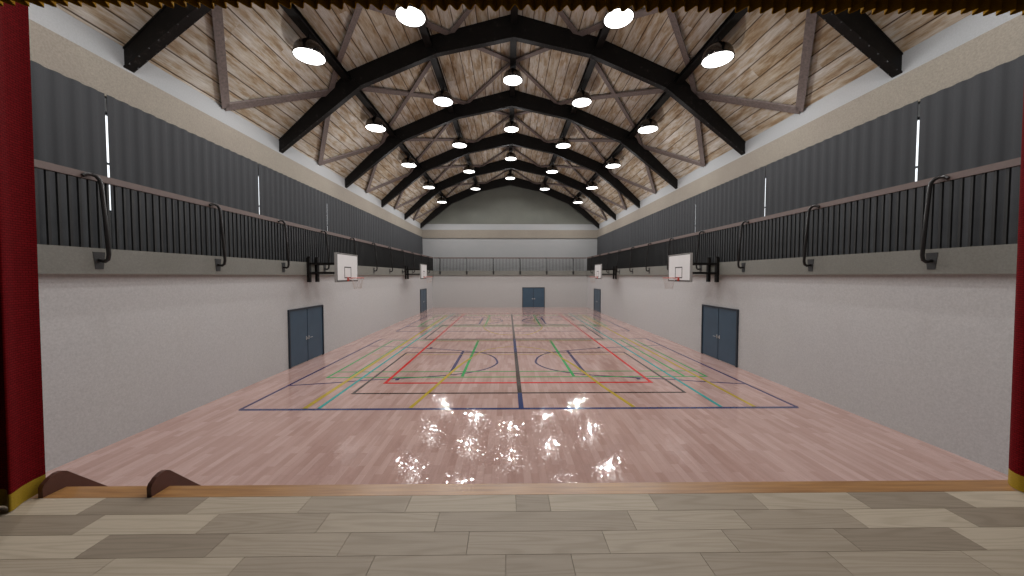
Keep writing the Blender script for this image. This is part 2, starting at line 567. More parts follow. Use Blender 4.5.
# ------------------------------------------------------------------ stage house
w = MB()
OX0, OX1, OZ = -5.3, 5.15, 6.9
w.box(-XU, OX0, Y0 - .2, Y0, -.0, 8.84); w.box(OX1, XU, Y0 - .2, Y0, 0, 8.84)
w.box(OX0, OX1, Y0 - .2, Y0, OZ, 8.84)
w.prism(gp, Y0 - .2, Y0)
struct(w.build('wall_stage', M['wall_upper']))
JOINTS = [  # board joints of the front rows, then tones
    ([-4.05, -3.09, -2.12, -1.17, -.18, .13, 1.1, 2.09, 3.03, 3.99, 4.98], [.95, .12, .75, .45, .72, .3, .8, .42, .75, .1, .98, .4]),
    ([-4.77, -3.79, -2.8, -1.83, -.86, .81, 1.77, 2.75, 3.69, 4.7], [.3, .1, .9, .4, .62, .38, .68, .45, .92, .05, .6]),
    ([-4.47, -3.48, -2.52, -1.54, -.57, .52, 1.51, 2.45, 3.42, 4.4], [.5, .95, .03, .55, .42, .5, .66, .45, .08, .92, .3]),
    ([-4.12, -3.17, -2.22, -1.25, -.27, .22, 1.2, 2.17, 3.2, 4.2], [.2, .7, .82, .35, .48, .3, .52, .4, .62, .75, .2])]
PW = 0.2415
mb = MB(); tones = []
yb = 3.305; row = 0
rnd = random.Random(3)
while yb > -3.55:
    if row < len(JOINTS): js, ts = JOINTS[row]
    else:
        js = []; x = -6.7 + rnd.random()
        while x < 6.4: js.append(x); x += rnd.choice((.97, .97, 1.3, .7))
        ts = [rnd.random() for _ in range(len(js) + 1)]
    xs = [-6.8] + js + [6.8]
    for i in range(len(xs) - 1):
        mb.box(xs[i] + .0018, xs[i + 1] - .0018, yb - PW + .0018, yb - .0018, ZS - .05, ZS)
        tones += [min(1, max(0, ts[i] * .8 + .1))] * 8
    yb -= PW; row += 1
nb = len(mb.v)
mb.box(-6.8, 6.8, yb, 3.305, ZS - .12, ZS - .05)
tones += [0.0] * 8
so = mb.build('stage_floor', M['stage_floor'])
at = so.data.attributes.new('tone', 'FLOAT', 'POINT')
at.data.foreach_set('value', tones)
struct(so, 'oak plank stage floor')
XA, XB, PT = -4.695, -3.68, 0.044          # stair cheeks
e = MB()
for a, b in ((OX0, XA), (XA + PT, XB), (XB + PT, OX1)):
    e.box(a, b, 3.305, 3.487, ZS - .06, ZS + .001)
struct(e.build('trim_8', M['edge']), 'orange varnished wooden nosing along the stage edge')
struct(MB().box(OX0, OX1, 3.305, 3.455, 0, ZS - .06).build('wall_stage_front', M['stair_wood']))
w = MB()
w.box(-6.95, -6.8, -3.6, Y0 - .2, 0, 7.4); w.box(6.8, 6.95, -3.6, Y0 - .2, 0, 7.4)
w.box(-6.95, 6.95, -3.75, -3.6, 0, 7.4)
struct(w.build('wall_stage_house', M['stage_wall']))
struct(MB().box(-6.95, 6.95, -3.75, Y0 - .2, 7.4, 7.55).build('ceiling_stage', M['stage_wall']))

# ------------------------------------------------------------------ windows behind the curtains
wi = 0
for s, nm in ((-1, 'left'), (1, 'right')):
    for k, y in enumerate(WINS[s][:3]):             # the others are fully hidden by the curtains
        wi += 1
        r = empty('window_%d' % wi, (s * XU, y, 4.78))
        struct(r)
        fr = MB()
        x0, x1 = (.06 * s, .12 * s)
        fr.box(x0, x1, -1.3, -1.24, 0, 2.3); fr.box(x0, x1, 1.24, 1.3, 0, 2.3)
        fr.box(x0, x1, -1.24, 1.24, 0, .05); fr.box(x0, x1, -1.24, 1.24, 2.25, 2.3)
        fr.box(x0, x1, -1.24, 1.24, 1.11, 1.15)
        fr.build('window_frame', M['outer_frame'], r)
        MB().box(.085 * s, .095 * s, -1.24, 1.24, .05, 2.25).build('pane', M['glass'], r)

# ------------------------------------------------------------------ doors
def door(n, loc, rz, label, w=2.32, h=2.09):
    r = empty('door_%d' % n, loc, rz)          # front faces local -Y
    struct(r, label)
    hw = w / 2
    MB().box(-hw, -hw + .06, -.06, .0, 0, h).box(hw - .06, hw, -.06, 0, 0, h).box(-hw + .06, hw - .06, -.06, 0, h - .06, h).build('door_frame', M['door_frame'], r)
    for sg in (-1, 1):
        lf = MB().box(sg * .022, sg * (hw - .065), -.032, -.002, .03, h - .065).build('door_leaf', M['door'], r)
        hd = MB()
        hd.box(sg * .05, sg * .11, -.04, -.032, .84, .98)
        hd.tube([(sg * .08, -.04, .91), (sg * .08, -.09, .91), (sg * .10, -.10, .91), (sg * .22, -.10, .91)], .012)
        hd.build('door_handle', M['chrome'], lf, smooth=True)
        MB().box(sg * .0005, sg * .0215, -.02, -.004, .0, h - .065).build('door_seal', M['door_frame'], lf)
door(1, (-XW, 13.62, 0), math.pi / 2, 'blue double door in the left wall under the near hoop')
door(2, (XW, 13.62, 0), -math.pi / 2, 'blue double door in the right wall under the near hoop')
door(3, (-XW, 32.35, 0), math.pi / 2, 'distant blue double door at the far end of the left wall')
door(4, (XW, 32.35, 0), -math.pi / 2, 'distant blue double door at the far end of the right wall')
door(5, (2.41, YW, 0), 0, 'blue double door in the far wall')

# ------------------------------------------------------------------ court lines (painted on the floor)
def poly_line(pts, width, z0, z1):
    """a flat painted band along a polyline with mitred joints"""
    mb = MB(); n = len(pts)
    L, R = [], []
    P = [Vector((p[0], p[1])) for p in pts]
    closed = (P[0] - P[-1]).length < 1e-6
    for i, p in enumerate(P):
        if closed and i in (0, n - 1):
            a = (P[1] - P[0]).normalized(); b = (P[-1] - P[-2]).normalized()
            t = (a + b).normalized()
            k = 1 / max(.5, t.dot(a))
        elif i == 0: t = (P[1] - P[0]).normalized(); k = 1
        elif i == n - 1: t = (P[-1] - P[-2]).normalized(); k = 1
        else:
            a = (P[i + 1] - p).normalized(); b = (p - P[i - 1]).normalized()
            t = (a + b).normalized(); k = 1 / max(.5, t.dot(a))
        nn = Vector((-t.y, t.x)) * width / 2 * k
        L.append(p + nn); R.append(p - nn)
    for i in range(n):
        mb.v += [(L[i].x, L[i].y, z1), (R[i].x, R[i].y, z1), (L[i].x, L[i].y, z0), (R[i].x, R[i].y, z0)]
    for i in range(n - 1):
        a = 4 * i; b = a + 4
        mb.f += [(a, a + 1, b + 1, b), (a, b, b + 2, a + 2), (a + 1, a + 3, b + 3, b + 1)]
    return mb

def smooth_pts(pts, k=4):
    out = []
    n = len(pts)
    for i in range(n - 1):
        p0 = pts[max(i - 1, 0)]; p1 = pts[i]; p2 = pts[i + 1]; p3 = pts[min(i + 2, n - 1)]
        for j in range(k):
            t = j / k
            out.append(tuple(0.5 * ((2 * p1[d]) + (-p0[d] + p2[d]) * t + (2 * p0[d] - 5 * p1[d] + 4 * p2[d] - p3[d]) * t * t + (-p0[d] + 3 * p1[d] - 3 * p2[d] + p3[d]) * t ** 3) for d in (0, 1)))
    out.append(pts[-1])
    return out

def rect(x0, x1, y0, y1): return [(x0, y0), (x1, y0), (x1, y1), (x0, y1), (x0, y0)]
LZ = [0.0]
def line(pts, col, width, label, sm=False):
    LZ[0] += 0.00012
    if sm: pts = smooth_pts(pts)
    pts = [(x + .08, y + .004 * (y - 8.6)) for x, y in pts]
    o = poly_line(pts, width, 0.0, 0.002 + LZ[0]).build('court_line', PAINT[col], floor)
    o['label'] = label
Q = 6.93
ARC = [(-Q, 10.53), (-5.72, 10.79), (-4.91, 11.02), (-4.0, 11.2), (-2.91, 11.42), (-2.28, 11.6), (-1.6, 11.92), (-1.05, 12.42), (-0.76, 13.05), (-0.76, 13.55), (-0.95, 14.25), (-1.45, 14.95), (-2.31, 15.35), (-3.76, 15.84), (-4.88, 16.10), (-6.2, 16.38), (-Q, 16.5)]
for dy, nm in ((0.0, 'near'), (12.25, 'far')):
    ya, yb = (8.63, 18.25) if dy == 0 else (20.74, 30.5)
    line([(-Q, ya), (Q, ya)], 'blue' if dy == 0 else 'navy', .11 if dy == 0 else .07, 'near edge line of the %s cross court' % nm)
    line([(-Q, yb), (Q, yb)], 'navy', .07, 'far edge line of the %s cross court' % nm)
    for s, sd in ((-1, 'left'), (1, 'right')):
        line([(s * Q, ya), (s * Q, yb)], 'navy', .085, 'dark %s end line of the %s cross court' % (sd, nm))
        line([(-s * x, y + dy) for x, y in ARC], 'navy', .075, 'dark %s three point curve of the %s cross court' % (sd, nm), True)
        line([(s * 2.28, 11.7 + dy - (.1 if dy else 0)), (s * 2.28, 15.3 + dy)], 'navy', .11, 'short dark %s free throw line of the %s cross court' % (sd, nm))
        line([(s * 1.83, (11.42 if dy == 0 else 22.8)), (s * 1.83, (17.9 if dy == 0 else 29.3))], 'green', .10, 'bold green %s service line of the %s badminton court' % (sd, nm))
        for yy in (11.13, 15.97):
            line([(s * 3.85, yy + dy - .10), (s * 3.85, yy + dy + .14)], 'navy', .12, 'dark %s tick mark of the %s cross court' % (sd, nm))
    g0, g1 = (11.35, 17.87) if dy == 0 else (22.78, 29.2)
    line(rect(-6.18, 6.18, g0, g1), 'green', .075, 'green outline of the %s badminton court' % nm)
    for s, sd in ((-1, 'left'), (1, 'right')):
        line([(s * 5.46, g0), (s * 5.46, g1)], 'green', .085, 'green %s inner side line of the %s badminton court' % (sd, nm))
    line([(-6.18, g0 + .66), (6.18, g0 + .66)], 'green', .065, 'green inner base line of the %s badminton court' % nm)
    if dy == 0: line([(-6.0, 14.62), (6.0, 14.62)], 'yellow', .035, 'thin yellow cross line of the near court')
line(rect(-4.67, 4.67, 9.79, 15.0), 'black', .075, 'black outline of the near small court')
line(rect(-4.67, 4.67, 18.14, 23.17), 'black', .085, 'black outline of the middle small court')
line(rect(-4.6, 4.6, 25.95, 30.42), 'black', .085, 'black outline of the far small court')
line([(-4.1, 17.66), (4.1, 17.66)], 'brown', .1, 'faded red net line across the hall')
line(rect(-4.1, 4.1, 10.73, 30.45), 'red', .095, 'red outline of the long volleyball court')
for s, sd in ((-1, 'left'), (1, 'right')):
    xo = -5.38 if s < 0 else 5.88
    line([(xo, 8.69), (xo, 29)], 'yellow', .12 if s < 0 else .09, 'yellow %s side line running up the hall' % sd)
    line([(s * 5.03, 8.69), (s * 5.03, 30.8)], 'cyan', .085, 'turquoise %s side line running up the hall' % sd)
for sg, sd in ((-1, 'left'), (1, 'right')):
    line([(sg * (2.80 - .03 * sg * -1), 8.7), (sg * 2.49, 10.4), (sg * 2.33, 11.45), (sg * 2.10, 12.85), (sg * 1.84, 13.9)], 'yellow', .095, 'yellow %s leg of the goal area curve on the near court' % sd, True)
line([(-1.84, 13.9), (-1.6, 14.87), (-1.22, 15.6), (-.6, 16.08), (0, 16.2), (.6, 16.08), (1.22, 15.6), (1.6, 14.87), (1.84, 13.9)], 'yellow', .035, 'faint yellow top of the goal area curve on the near court', True)
line([(-2.3, 29.9), (-1.6, 26), (-1.9, 22.8), (-1.5, 20.9), (-.8, 19.7), (0, 19.45), (.8, 19.6), (1.5, 20.9), (1.9, 22.8), (1.6, 26), (2.3, 29.9)], 'yellow', .045, 'yellow goal area line of the far court', True)
for y0, y1, c in ((8.63, 9.79, 'blue'), (9.79, 15.0, 'black'), (15.0, 18.14, 'blue'), (18.14, 30.5, 'black')):
    line([(0, y0), (0, y1)], c, .125, '%s stretch of the long centre line from %.0f metres' % (c, y0))

# ------------------------------------------------------------------ roof steel
def flange(mb, pts, half_w, th, ya, sign):
    """plate following a polyline in the XZ plane, centred on Y=ya; sign: thickness up or down"""
    n = len(pts); b = len(mb.v)
    for y in (ya - half_w, ya + half_w):
        for x, z in pts: mb.v.append((x, y, z))
        for x, z in pts: mb.v.append((x, y, z + th * sign))
    for i in range(n - 1):
        mb.f += [(b + i, b + i + 1, b + 2 * n + i + 1, b + 2 * n + i), (b + n + i, b + 3 * n + i, b + 3 * n + i + 1, b + n + i + 1),
                 (b + i, b + n + i, b + n + i + 1, b + i + 1), (b + 2 * n + i, b + 2 * n + i + 1, b + 3 * n + i + 1, b + 3 * n + i)]
    mb.f += [(b, b + 2 * n, b + 3 * n, b + n), (b + n - 1, b + 2 * n - 1, b + 4 * n - 1, b + 3 * n - 1)]

def make_arch():
    r = empty('roof_arch', (0, ARCH_Y[0], 0))
    t = [(x, z - .01) for x, z in TOP]
    wb = MB()
    poly = [(x, z - .04) for x, z in t] + [(x, z + .03) for x, z in BOT[::-1]]
    n = len(t); b = 0
    # web as a run of quads on both faces
    for y in (-.095, .095):
        for x, z in t: wb.v.append((x, y, z - .04))
        for x, z in BOT: wb.v.append((x, y, z + .03))
    for i in range(n - 1):
        wb.f += [(i, i + 1, n + i + 1, n + i), (2 * n + i, 3 * n + i, 3 * n + i + 1, 2 * n + i + 1)]
    wb.f += [(0, n, 3 * n, 2 * n), (n - 1, 3 * n - 1, 4 * n - 1, 2 * n - 1)]
    wb.build('web', M['steel'], r)
    f1 = MB(); flange(f1, t, .12, .04, 0, -1); f1.build('top_flange', M['steel'], r)
    f2 = MB(); flange(f2, BOT, .12, .04, 0, 1); f2.build('bottom_flange', M['steel'], r)
    # stiffener plates at the joints
    for k in (1, 2, 3, 4, 5):
        (tx, tz), (bx, bz) = t[k], BOT[k]
        st = MB()
        st.bar((tx, 0, tz - .05), (bx, 0, bz + .05), .235, .03, up=(1, 0, 0))
        st.build('stiffener', M['steel'], r)
    # rivets along the lower flange
    rv = MB()
    for (a, b_) in zip(BOT, BOT[1:]):
        L = math.hypot(b_[0] - a[0], b_[1] - a[1]); m_ = int(L / .3)
        for j in range(m_):
            u = (j + .5) / m_
            x = a[0] + (b_[0] - a[0]) * u; z = a[1] + (b_[1] - a[1]) * u
            for y in (-.10, .10):
                rv.box(x - .015, x + .015, y - .012, y + .012, z - .012, z + .01)
    o = rv.build('rivets', M['plate'], r)
    o['kind'] = 'stuff'
    return r
arch0 = make_arch()
for i, y in enumerate(ARCH_Y):
    o = arch0 if i == 0 else copy_tree(arch0)
    o.location = (0, y, 0)
    tag(o, 'black steel roof arch spanning the hall, %s from the stage' % ORD[i], 'roof beam', 'black steel roof arches')

PUR = [(-6.70, 'outer left'), (-3.42, 'inner left'), (0.0, 'ridge'), (3.42, 'inner right'), (6.70, 'outer right')]
for x, nm in PUR:
    zb = {'outer': 11.10, 'inner': 12.47, 'ridge': 13.43}[nm.split()[0]]
    zt = min(ceil_z(x - .12), ceil_z(x + .12)) - .0
    dp = zt - zb
    r = empty('purlin', (x, Y0, zt - dp))
    tag(r, 'long black steel purlin under the boards on the %s line' % nm, 'roof beam', 'purlins running the length of the roof')
    segs = [Y0] + ARCH_Y + [YU]
    wb, ft, fb = MB(), MB(), MB()
    for a, b in zip(segs, segs[1:]):
        a2, b2 = a - Y0 + .04, b - Y0 - .04
        wb.box(-.02, .02, a2, b2, .03, dp - .06)
        fb.box(-.14, .14, a2, b2, 0, .03)
        ft.box(-.10, .10, a2, b2, dp - .06, dp - .03)
    wb.build('web', M['steel'], r); ft.build('top_flange', M['steel'], r); fb.build('bottom_flange', M['steel'], r)

def brace(pts2, label):
    """flat bar under the boards through plan points (x, y); bends with the ceiling"""
    (x0, y0), (x1, y1) = pts2
    xs = [x0] + [k for k in sorted([-6.70, -3.42, 3.42, 6.70], reverse=x1 < x0) if min(x0, x1) < k < max(x0, x1)] + [x1]
    P = []
    for x in xs:
        t = (x - x0) / (x1 - x0)
        P.append(Vector((x, y0 + (y1 - y0) * t, ceil_z(x) - .10)))
    mb = MB()
    d = Vector((x1 - x0, y1 - y0, 0)).normalized()
    side = Vector((-d.y, d.x, 0)) * .11
    n = len(P)
    sgn = 1 if (x0 + x1) > 0 else -1
    def clampx(v):                                  # keep the bar on its own slope of the roof
        return max(v, 0.0) if sgn > 0 else min(v, 0.0)
    for dz in (.03, -.03):
        for sg in (-1, 1):
            for p in P:
                q = p + side * sg
                qx = max(-XU + .01, min(XU - .01, clampx(q.x)))
                mb.v.append((qx, q.y, ceil_z(qx) - .10 + dz))
    for i in range(n - 1):
        a, b, c, e = i, n + i, 2 * n + i, 3 * n + i
        mb.f += [(a, b, b + 1, a + 1), (c, c + 1, e + 1, e), (a, a + 1, c + 1, c), (b, e, e + 1, b + 1)]
    mb.f += [(0, 2 * n, 3 * n, n), (n - 1, 2 * n - 1, 4 * n - 1, 3 * n - 1)]
    # upright leg makes it an angle section
    up = MB()
    o = mb.build('roof_brace', M['rusty'])
    tag(o, label, 'brace', 'brown flat steel roof braces')
XN1, XN2 = 7.42, 2.58
for k, ym in enumerate(BAY_Y):
    ya, yb = ARCH_Y[k] + .04, ARCH_Y[k + 1] - .04
    for s, sd in ((-1, 'left'), (1, 'right')):
        for yy, wh in ((ya, 'nearer'), (yb, 'farther')):
            brace([(s * 9.42, ym), (s * XN1, yy)], 'brown steel brace from the %s eave to the %s arch, %s bay from the stage' % (sd, wh, ORD[k]))
            brace([(s * XN2, yy), (s * .03, ym)], 'brown steel brace from the ridge to the %s arch on the %s, %s bay' % (wh, sd, ORD[k]))
        brace([(s * XN1, ya), (s * XN2, yb)], 'brown steel cross brace running outward to the stage on the %s slope, %s bay' % (sd, ORD[k]))
        brace([(s * XN1, yb), (s * XN2, ya)], 'brown steel cross brace running inward to the stage on the %s slope, %s bay' % (sd, ORD[k]))

# ------------------------------------------------------------------ lamps
def make_lamp():
    r = empty('pendant_lamp')                  # origin at the lens level
    shade = [(.455, .01), (.47, 0), (.485, .0), (.49, .03), (.465, .05), (.462, .12), (.45, .20), (.42, .28), (.365, .36), (.29, .42), (.20, .455), (.13, .465)]
    MB().lathe(shade, 48).build('lamp_shade', M['lamp_metal'], r, smooth=True)
    MB().lathe([(.0, .012), (.44, .012), (.462, .012), (.462, .03), (0, .03)], 48).build('lens', M['glow'], r)
    MB().lathe([(0, .455), (.15, .455), (.155, .475), (.12, .49), (.12, .53), (.13, .54), (.10, .555), (0, .555)], 24).build('cap', M['lamp_metal'], r, smooth=True)
    hk = MB().tube([(0, 0, .55), (0, 0, .60)], .03)
    hk.build('hanger', M['steel'], r)
    return r
lamp0 = make_lamp()
beam_data = bpy.data.lights.new('lamp_beam', 'SPOT')
beam_data.energy = LAMP_W
beam_data.color = (1.0, 0.99, 0.985)
beam_data.spot_size = math.pi
beam_data.spot_blend = 0.35
beam_data.shadow_soft_size = 0.045
spill_data = bpy.data.lights.new('lamp_spill', 'POINT')
spill_data.energy = LAMP_SPILL
spill_data.color = (1.0, 0.99, 0.985)
spill_data.shadow_soft_size = 0.045
for nm_, dat in (('lamp_beam', beam_data), ('lamp_spill', spill_data)):
    l = bpy.data.objects.new(nm_, dat)
    COL.objects.link(l)
    l.location = (0, 0, -1.0)
    l.parent = lamp0
LX = {-6.69: (10.47, 'outer left'), -3.40: (11.76, 'inner left'), -.01: (12.80, 'ridge'), 3.37: (11.76, 'inner right'), 6.65: (10.47, 'outer right')}
HANG = {}
def hanger_mesh(top):
    if top not in HANG:
        o_ = MB().tube([(0, 0, .55), (0, 0, top)], .03).build('hanger', M['steel'])
        HANG[top] = o_.data
        bpy.data.objects.remove(o_)
    return HANG[top]
first = True
for k, y in enumerate(LAMP_Y):
    for x, (z, nm) in LX.items():
        o = lamp0 if first else copy_tree(lamp0)
        first = False
        o.location = (x, y, z - (.08 if k < 2 else 0))
        zl = z - (.08 if k < 2 else 0)             # the first rows hang a hand lower
        pb = {'outer': 11.10, 'inner': 12.47, 'ridge': 13.43}[nm.split()[0]]
        for ch in o.children:
            if ch.name.startswith('hanger'): ch.data = hanger_mesh(round(pb - zl - .002, 3))
        tag(o, ('lit round high bay lamp on the %s line, %s row beyond the stage valance' % (nm, ORD[k - 1])) if k else ('lit round high bay lamp on the %s line, close above the stage edge' % nm), 'lamp', 'lit high bay lamps under the roof')

# ------------------------------------------------------------------ gallery curtains
CZ0, CZ1 = ZG1 + .03, 7.42
for s, nm in ((-1, 'left'), (1, 'right')):
    bounds = [Y0 + .02] + WINS[s] + [YU - .14]
    for k, (a, b) in enumerate(zip(bounds, bounds[1:])):
        gap = [.02, .025, .019, .013, .002, .001, .001, .01]
        a2, b2 = a + gap[k], b - gap[k + 1]
        mb = MB()
        per = .31
        n = int((b2 - a2) / per * 12)
        top, bot = [], []
        ph = random.random() * 6
        for i in range(n + 1):
            y = a2 + (b2 - a2) * i / n
            t = (y - a2) / per * 2 * math.pi
            w_ = math.tanh(1.6 * math.sin(t)) * .019 + .006 * math.sin(t * .37 + ph)
            w_ *= min(1.0, (y - a2) / .16, (b2 - y) / .16)
            top.append((w_, y - a, CZ1)); bot.append((w_, y - a, CZ0))
        mb.strip(top, bot)
        nn = n + 1
        t2 = [(x - s * .008, y, z) for x, y, z in top]; b2_ = [(x - s * .008, y, z) for x, y, z in bot]
        mb.strip(t2[::-1], b2_[::-1])
        # close the thin edges
        o0 = 0; o1 = 2 * nn
        for i in range(n):
            mb.f.append((i, i + 1, o1 + (nn - 2 - i), o1 + (nn - 1 - i)))
            mb.f.append((nn + i + 1, nn + i, o1 + nn + (nn - 1 - i), o1 + nn + (nn - 2 - i)))
        mb.f.append((0, nn, o1 + nn + nn - 1, o1 + nn - 1)); mb.f.append((n, o1, o1 + nn, nn + n))
        o = mb.build('curtain', M['curtain'], smooth=True)
        o.location = (s * (XU - .11), a, 0)
        tag(o, 'charcoal pleated curtain on the %s gallery, %s panel from the stage' % (nm, ORD[k]), 'curtain', 'charcoal curtains along the galleries')

# ------------------------------------------------------------------ gallery railings
RZ0, RZ1 = 5.06, 5.18
def baluster_mesh():
    return MB().box(-.019, .019, -.019, .019, 0, RZ0 - ZG1)
def side_rail(s, nm):
    r = empty('gallery_railing', (s * 7.93, Y0, ZG1))
    tag(r, 'black baluster railing with mauve brown handrail along the %s gallery' % nm, 'railing', 'gallery railings')
    L = YF - Y0 - .02
    MB().box(-.045, .045, 0, L, RZ0 - ZG1, RZ1 - ZG1).build('handrail', M['rail'], r)
    ys = []
    y = .10
    while y < L - .02:
        ys.append(y); y += .1475
    cnt = 0
    rest = MB()
    proto = None
    vis = [q for q in ys if q + Y0 > 5.2]
    for q in ys:
        if q + Y0 > 5.2 and cnt < 100:
            if proto is None:
                proto = baluster_mesh().build('baluster', M['iron'], r)
                b = proto
            else:
                b = proto.copy(); COL.objects.link(b); b.parent = r
            b.location = (0, q, 0)
            cnt += 1
        else:
            rest.box(-.019, .019, q - .019, q + .019, 0, RZ0 - ZG1)
    o = rest.build('balusters', M['iron'], r); o['kind'] = 'stuff'
    # outriggers: plate on the gallery edge, tube curling up to the handrail
    bp = None
    for k in range(-1, 11):
        yy = 6.665 + 2.695 * k - Y0
        if yy > L - .1: break
        if bp is None:
            pts = [(-s * .05, 0, -.22), (-s * .17, 0, -.245), (-s * .225, 0, -.21), (-s * .245, 0, -.12), (-s * .20, 0, .6), (-s * .155, 0, 1.15), (-s * .15, -.015, 1.25), (-s * .13, -.05, 1.31), (-s * .10, -.10, 1.335), (-s * .075, -.155, 1.325), (-s * .06, -.20, 1.285)]
            bp = MB().tube([Vector(p) for p in pts], .033, 10).build('rail_support', M['bracket'], r, smooth=True)
            bp.location = (0, yy, 0)
            pl = MB().prism([(-.10, -.07), (.10, -.07), (.065, -.39), (-.065, -.39)], -s * .05, -s * .068, 'x').build('plate', M['plate'], bp)
        else:
            c = copy_tree(bp, r)
            c.location = (0, yy, 0)
    return r
side_rail(-1, 'left'); side_rail(1, 'right')

r = empty('gallery_railing', (0, YF + .05, ZG1))
tag(r, 'railing with thin balusters and handrail across the far wall gallery', 'railing', 'gallery railings')
HX = XF - .02
MB().box(-HX, HX, -.045, .045, RZ0 - ZG1, RZ1 - ZG1).build('handrail', M['rail'], r)
bx = [-HX + .1 + .1475 * k for k in range(int((2 * HX - .1) / .1475))]
bx.sort(key=lambda q: abs(q))
rest = MB(); proto = None
for i, q in enumerate(bx):
    if i < 100:
        if proto is None:
            proto = MB().box(-.019, .019, -.019, .019, 0, RZ0 - ZG1).build('baluster', M['iron'], r); b = proto
        else:
            b = proto.copy(); COL.objects.link(b); b.parent = r
        b.location = (q, 0, 0)
    else:
        rest.box(q - .012, q + .012, -.012, .012, 0, RZ0 - ZG1)
o = rest.build('balusters', M['iron'], r); o['kind'] = 'stuff'
bp = None
for X in (-7.2, -4.47, -1.73, 1.02, 3.76, 6.50):
    if bp is None:
        pts = [(0, -.05, -.22), (0, -.17, -.245), (0, -.225, -.21), (0, -.245, -.12), (0, -.19, .6), (0, -.13, 1.12), (-.02, -.115, 1.22), (-.07, -.085, 1.285), (-.13, -.06, 1.30), (-.19, -.045, 1.27)]
        bp = MB().tube(pts, .028, 10).build('rail_support', M['bracket'], r, smooth=True)
        MB().prism([(-.10, -.07), (.10, -.07), (.065, -.39), (-.065, -.39)], -.05, -.068, 'y').build('plate', M['plate'], bp)
        bp.location = (X, 0, 0)
    else:
        c = copy_tree(bp, r); c.location = (X, 0, 0)

# ------------------------------------------------------------------ basketball hoops
def hoop(s, yc, label):
    """origin on the gallery front; local +X points into the hall"""
    r = empty('basketball_hoop', (s * XF, yc, 0), 0 if s < 0 else math.pi)
    tag(r, label, 'basketball hoop', 'wall mounted basketball hoops')
    bxp = XF - 6.64                                  # back of the board
    bd = MB().box(bxp, bxp + .045, -.9, .9, 3.075, 4.135).build('backboard', M['board'], r)
    ed = MB()
    for y0_, y1_, z0_, z1_ in ((-.925, -.9, 3.05, 4.16), (.9, .925, 3.05, 4.16), (-.9, .9, 3.05, 3.075), (-.9, .9, 4.135, 4.16)):
        ed.box(bxp - .03, bxp + .048, y0_, y1_, z0_, z1_)
    ed.build('edge_frame', M['board_edge'], bd)
    ln = MB(); xx0, xx1 = bxp + .045, bxp + .047
    t = .05
    ln.box(xx0, xx1, -.9, .9, 3.075, 3.075 + t).box(xx0, xx1, -.9, .9, 4.135 - t * .5, 4.135)
    ln.box(xx0, xx1, -.9, -.9 + t, 3.075, 4.135).box(xx0, xx1, .9 - t * .5, .9, 3.075, 4.135)
    ln.box(xx0, xx1, -.295, .295, 3.20, 3.24).box(xx0, xx1, -.295, .295, 3.61, 3.65)
    ln.box(xx0, xx1, -.295, -.255, 3.24, 3.61).box(xx0, xx1, .255, .295, 3.24, 3.61)
    ln.build('target_lines', M['board_line'], bd)
    # rim with bracket
    rc = bxp + .045 + .15 + .225
    pts = [(rc + .235 * math.cos(a), .235 * math.sin(a), 3.21) for a in [2 * math.pi * i / 32 for i in range(33)]]
    rim = MB().tube(pts, .013, 8, False)
    rim.box(bxp + .045, bxp + .06, -.07, .07, 3.09, 3.235)
    rim.box(bxp + .045, rc - .22, -.05, .05, 3.20, 3.215)
    rim.bar((bxp + .06, -.05, 3.11), (rc - .2, -.1, 3.20), .012, .012).bar((bxp + .06, .05, 3.11), (rc - .2, .1, 3.20), .012, .012)
    rm = rim.build('rim', M['rim'], r, smooth=True)
    nt = MB()
    N = 10
    for i in range(N):
        a0 = 2 * math.pi * i / N
        for dr in (1, -1):
            pp = []
            for j in range(5):
                u = j / 4
                a = a0 + dr * u * 2 * math.pi / N * 1.5
                rad = .232 - .10 * u ** .8
                pp.append((rc + rad * math.cos(a), rad * math.sin(a), 3.20 - .42 * u))
            nt.tube(pp, .0035, 4, False)
    nt.build('net', M['net'], rm)
    # two wall posts and the horizontal arms
    for y_ in ((-.54, .03) if s < 0 else (-.03, .54)):
        po = MB().box(.0, .10, y_ - .07, y_ + .07, 3.05, 3.98)
        po.box(.0, .10, y_ - .035, y_ + .035, 3.98, 4.03)
        po.build('wall_post', M['steel'], r)
        for z_ in (3.40, 3.76):
            MB().box(.10, bxp - .03, y_ - .04, y_ + .04, z_ - .035, z_ + .035).build('arm', M['steel'], r)
    cr = MB()
    ym_ = -.255 if s < 0 else .255
    cr.box(.02, .09, ym_ - .23, ym_ + .23, 3.38, 3.44).box(.02, .09, ym_ - .23, ym_ + .23, 3.73, 3.79)
    cr.build('cross_bar', M['steel'], r)
    cr = MB()
    for q in (ym_ - .29, ym_ + .29): cr.box(bxp - .08, bxp, q - .04, q + .04, 3.3, 3.9)
    cr.box(bxp - .05, bxp, -.7, .7, 3.5, 3.58)
    cr.build('board_mount', M['steel'], r)
    for (a, b, z_) in ((-.26, .26, 3.435), (.26, -.26, 3.725)):
        MB().bar((.15, a + ym_, z_), (bxp - .1, b + ym_, z_), .03, .03).build('diagonal', M['steel'], r)
hoop(-1, 14.05, 'wall mounted white backboard and orange rim above the near left door')
hoop(1, 14.05, 'wall mounted white backboard and orange rim above the near right door')
hoop(-1, 26.75, 'distant white backboard and rim halfway down the left wall')
hoop(1, 26.75, 'distant white backboard and rim halfway down the right wall')

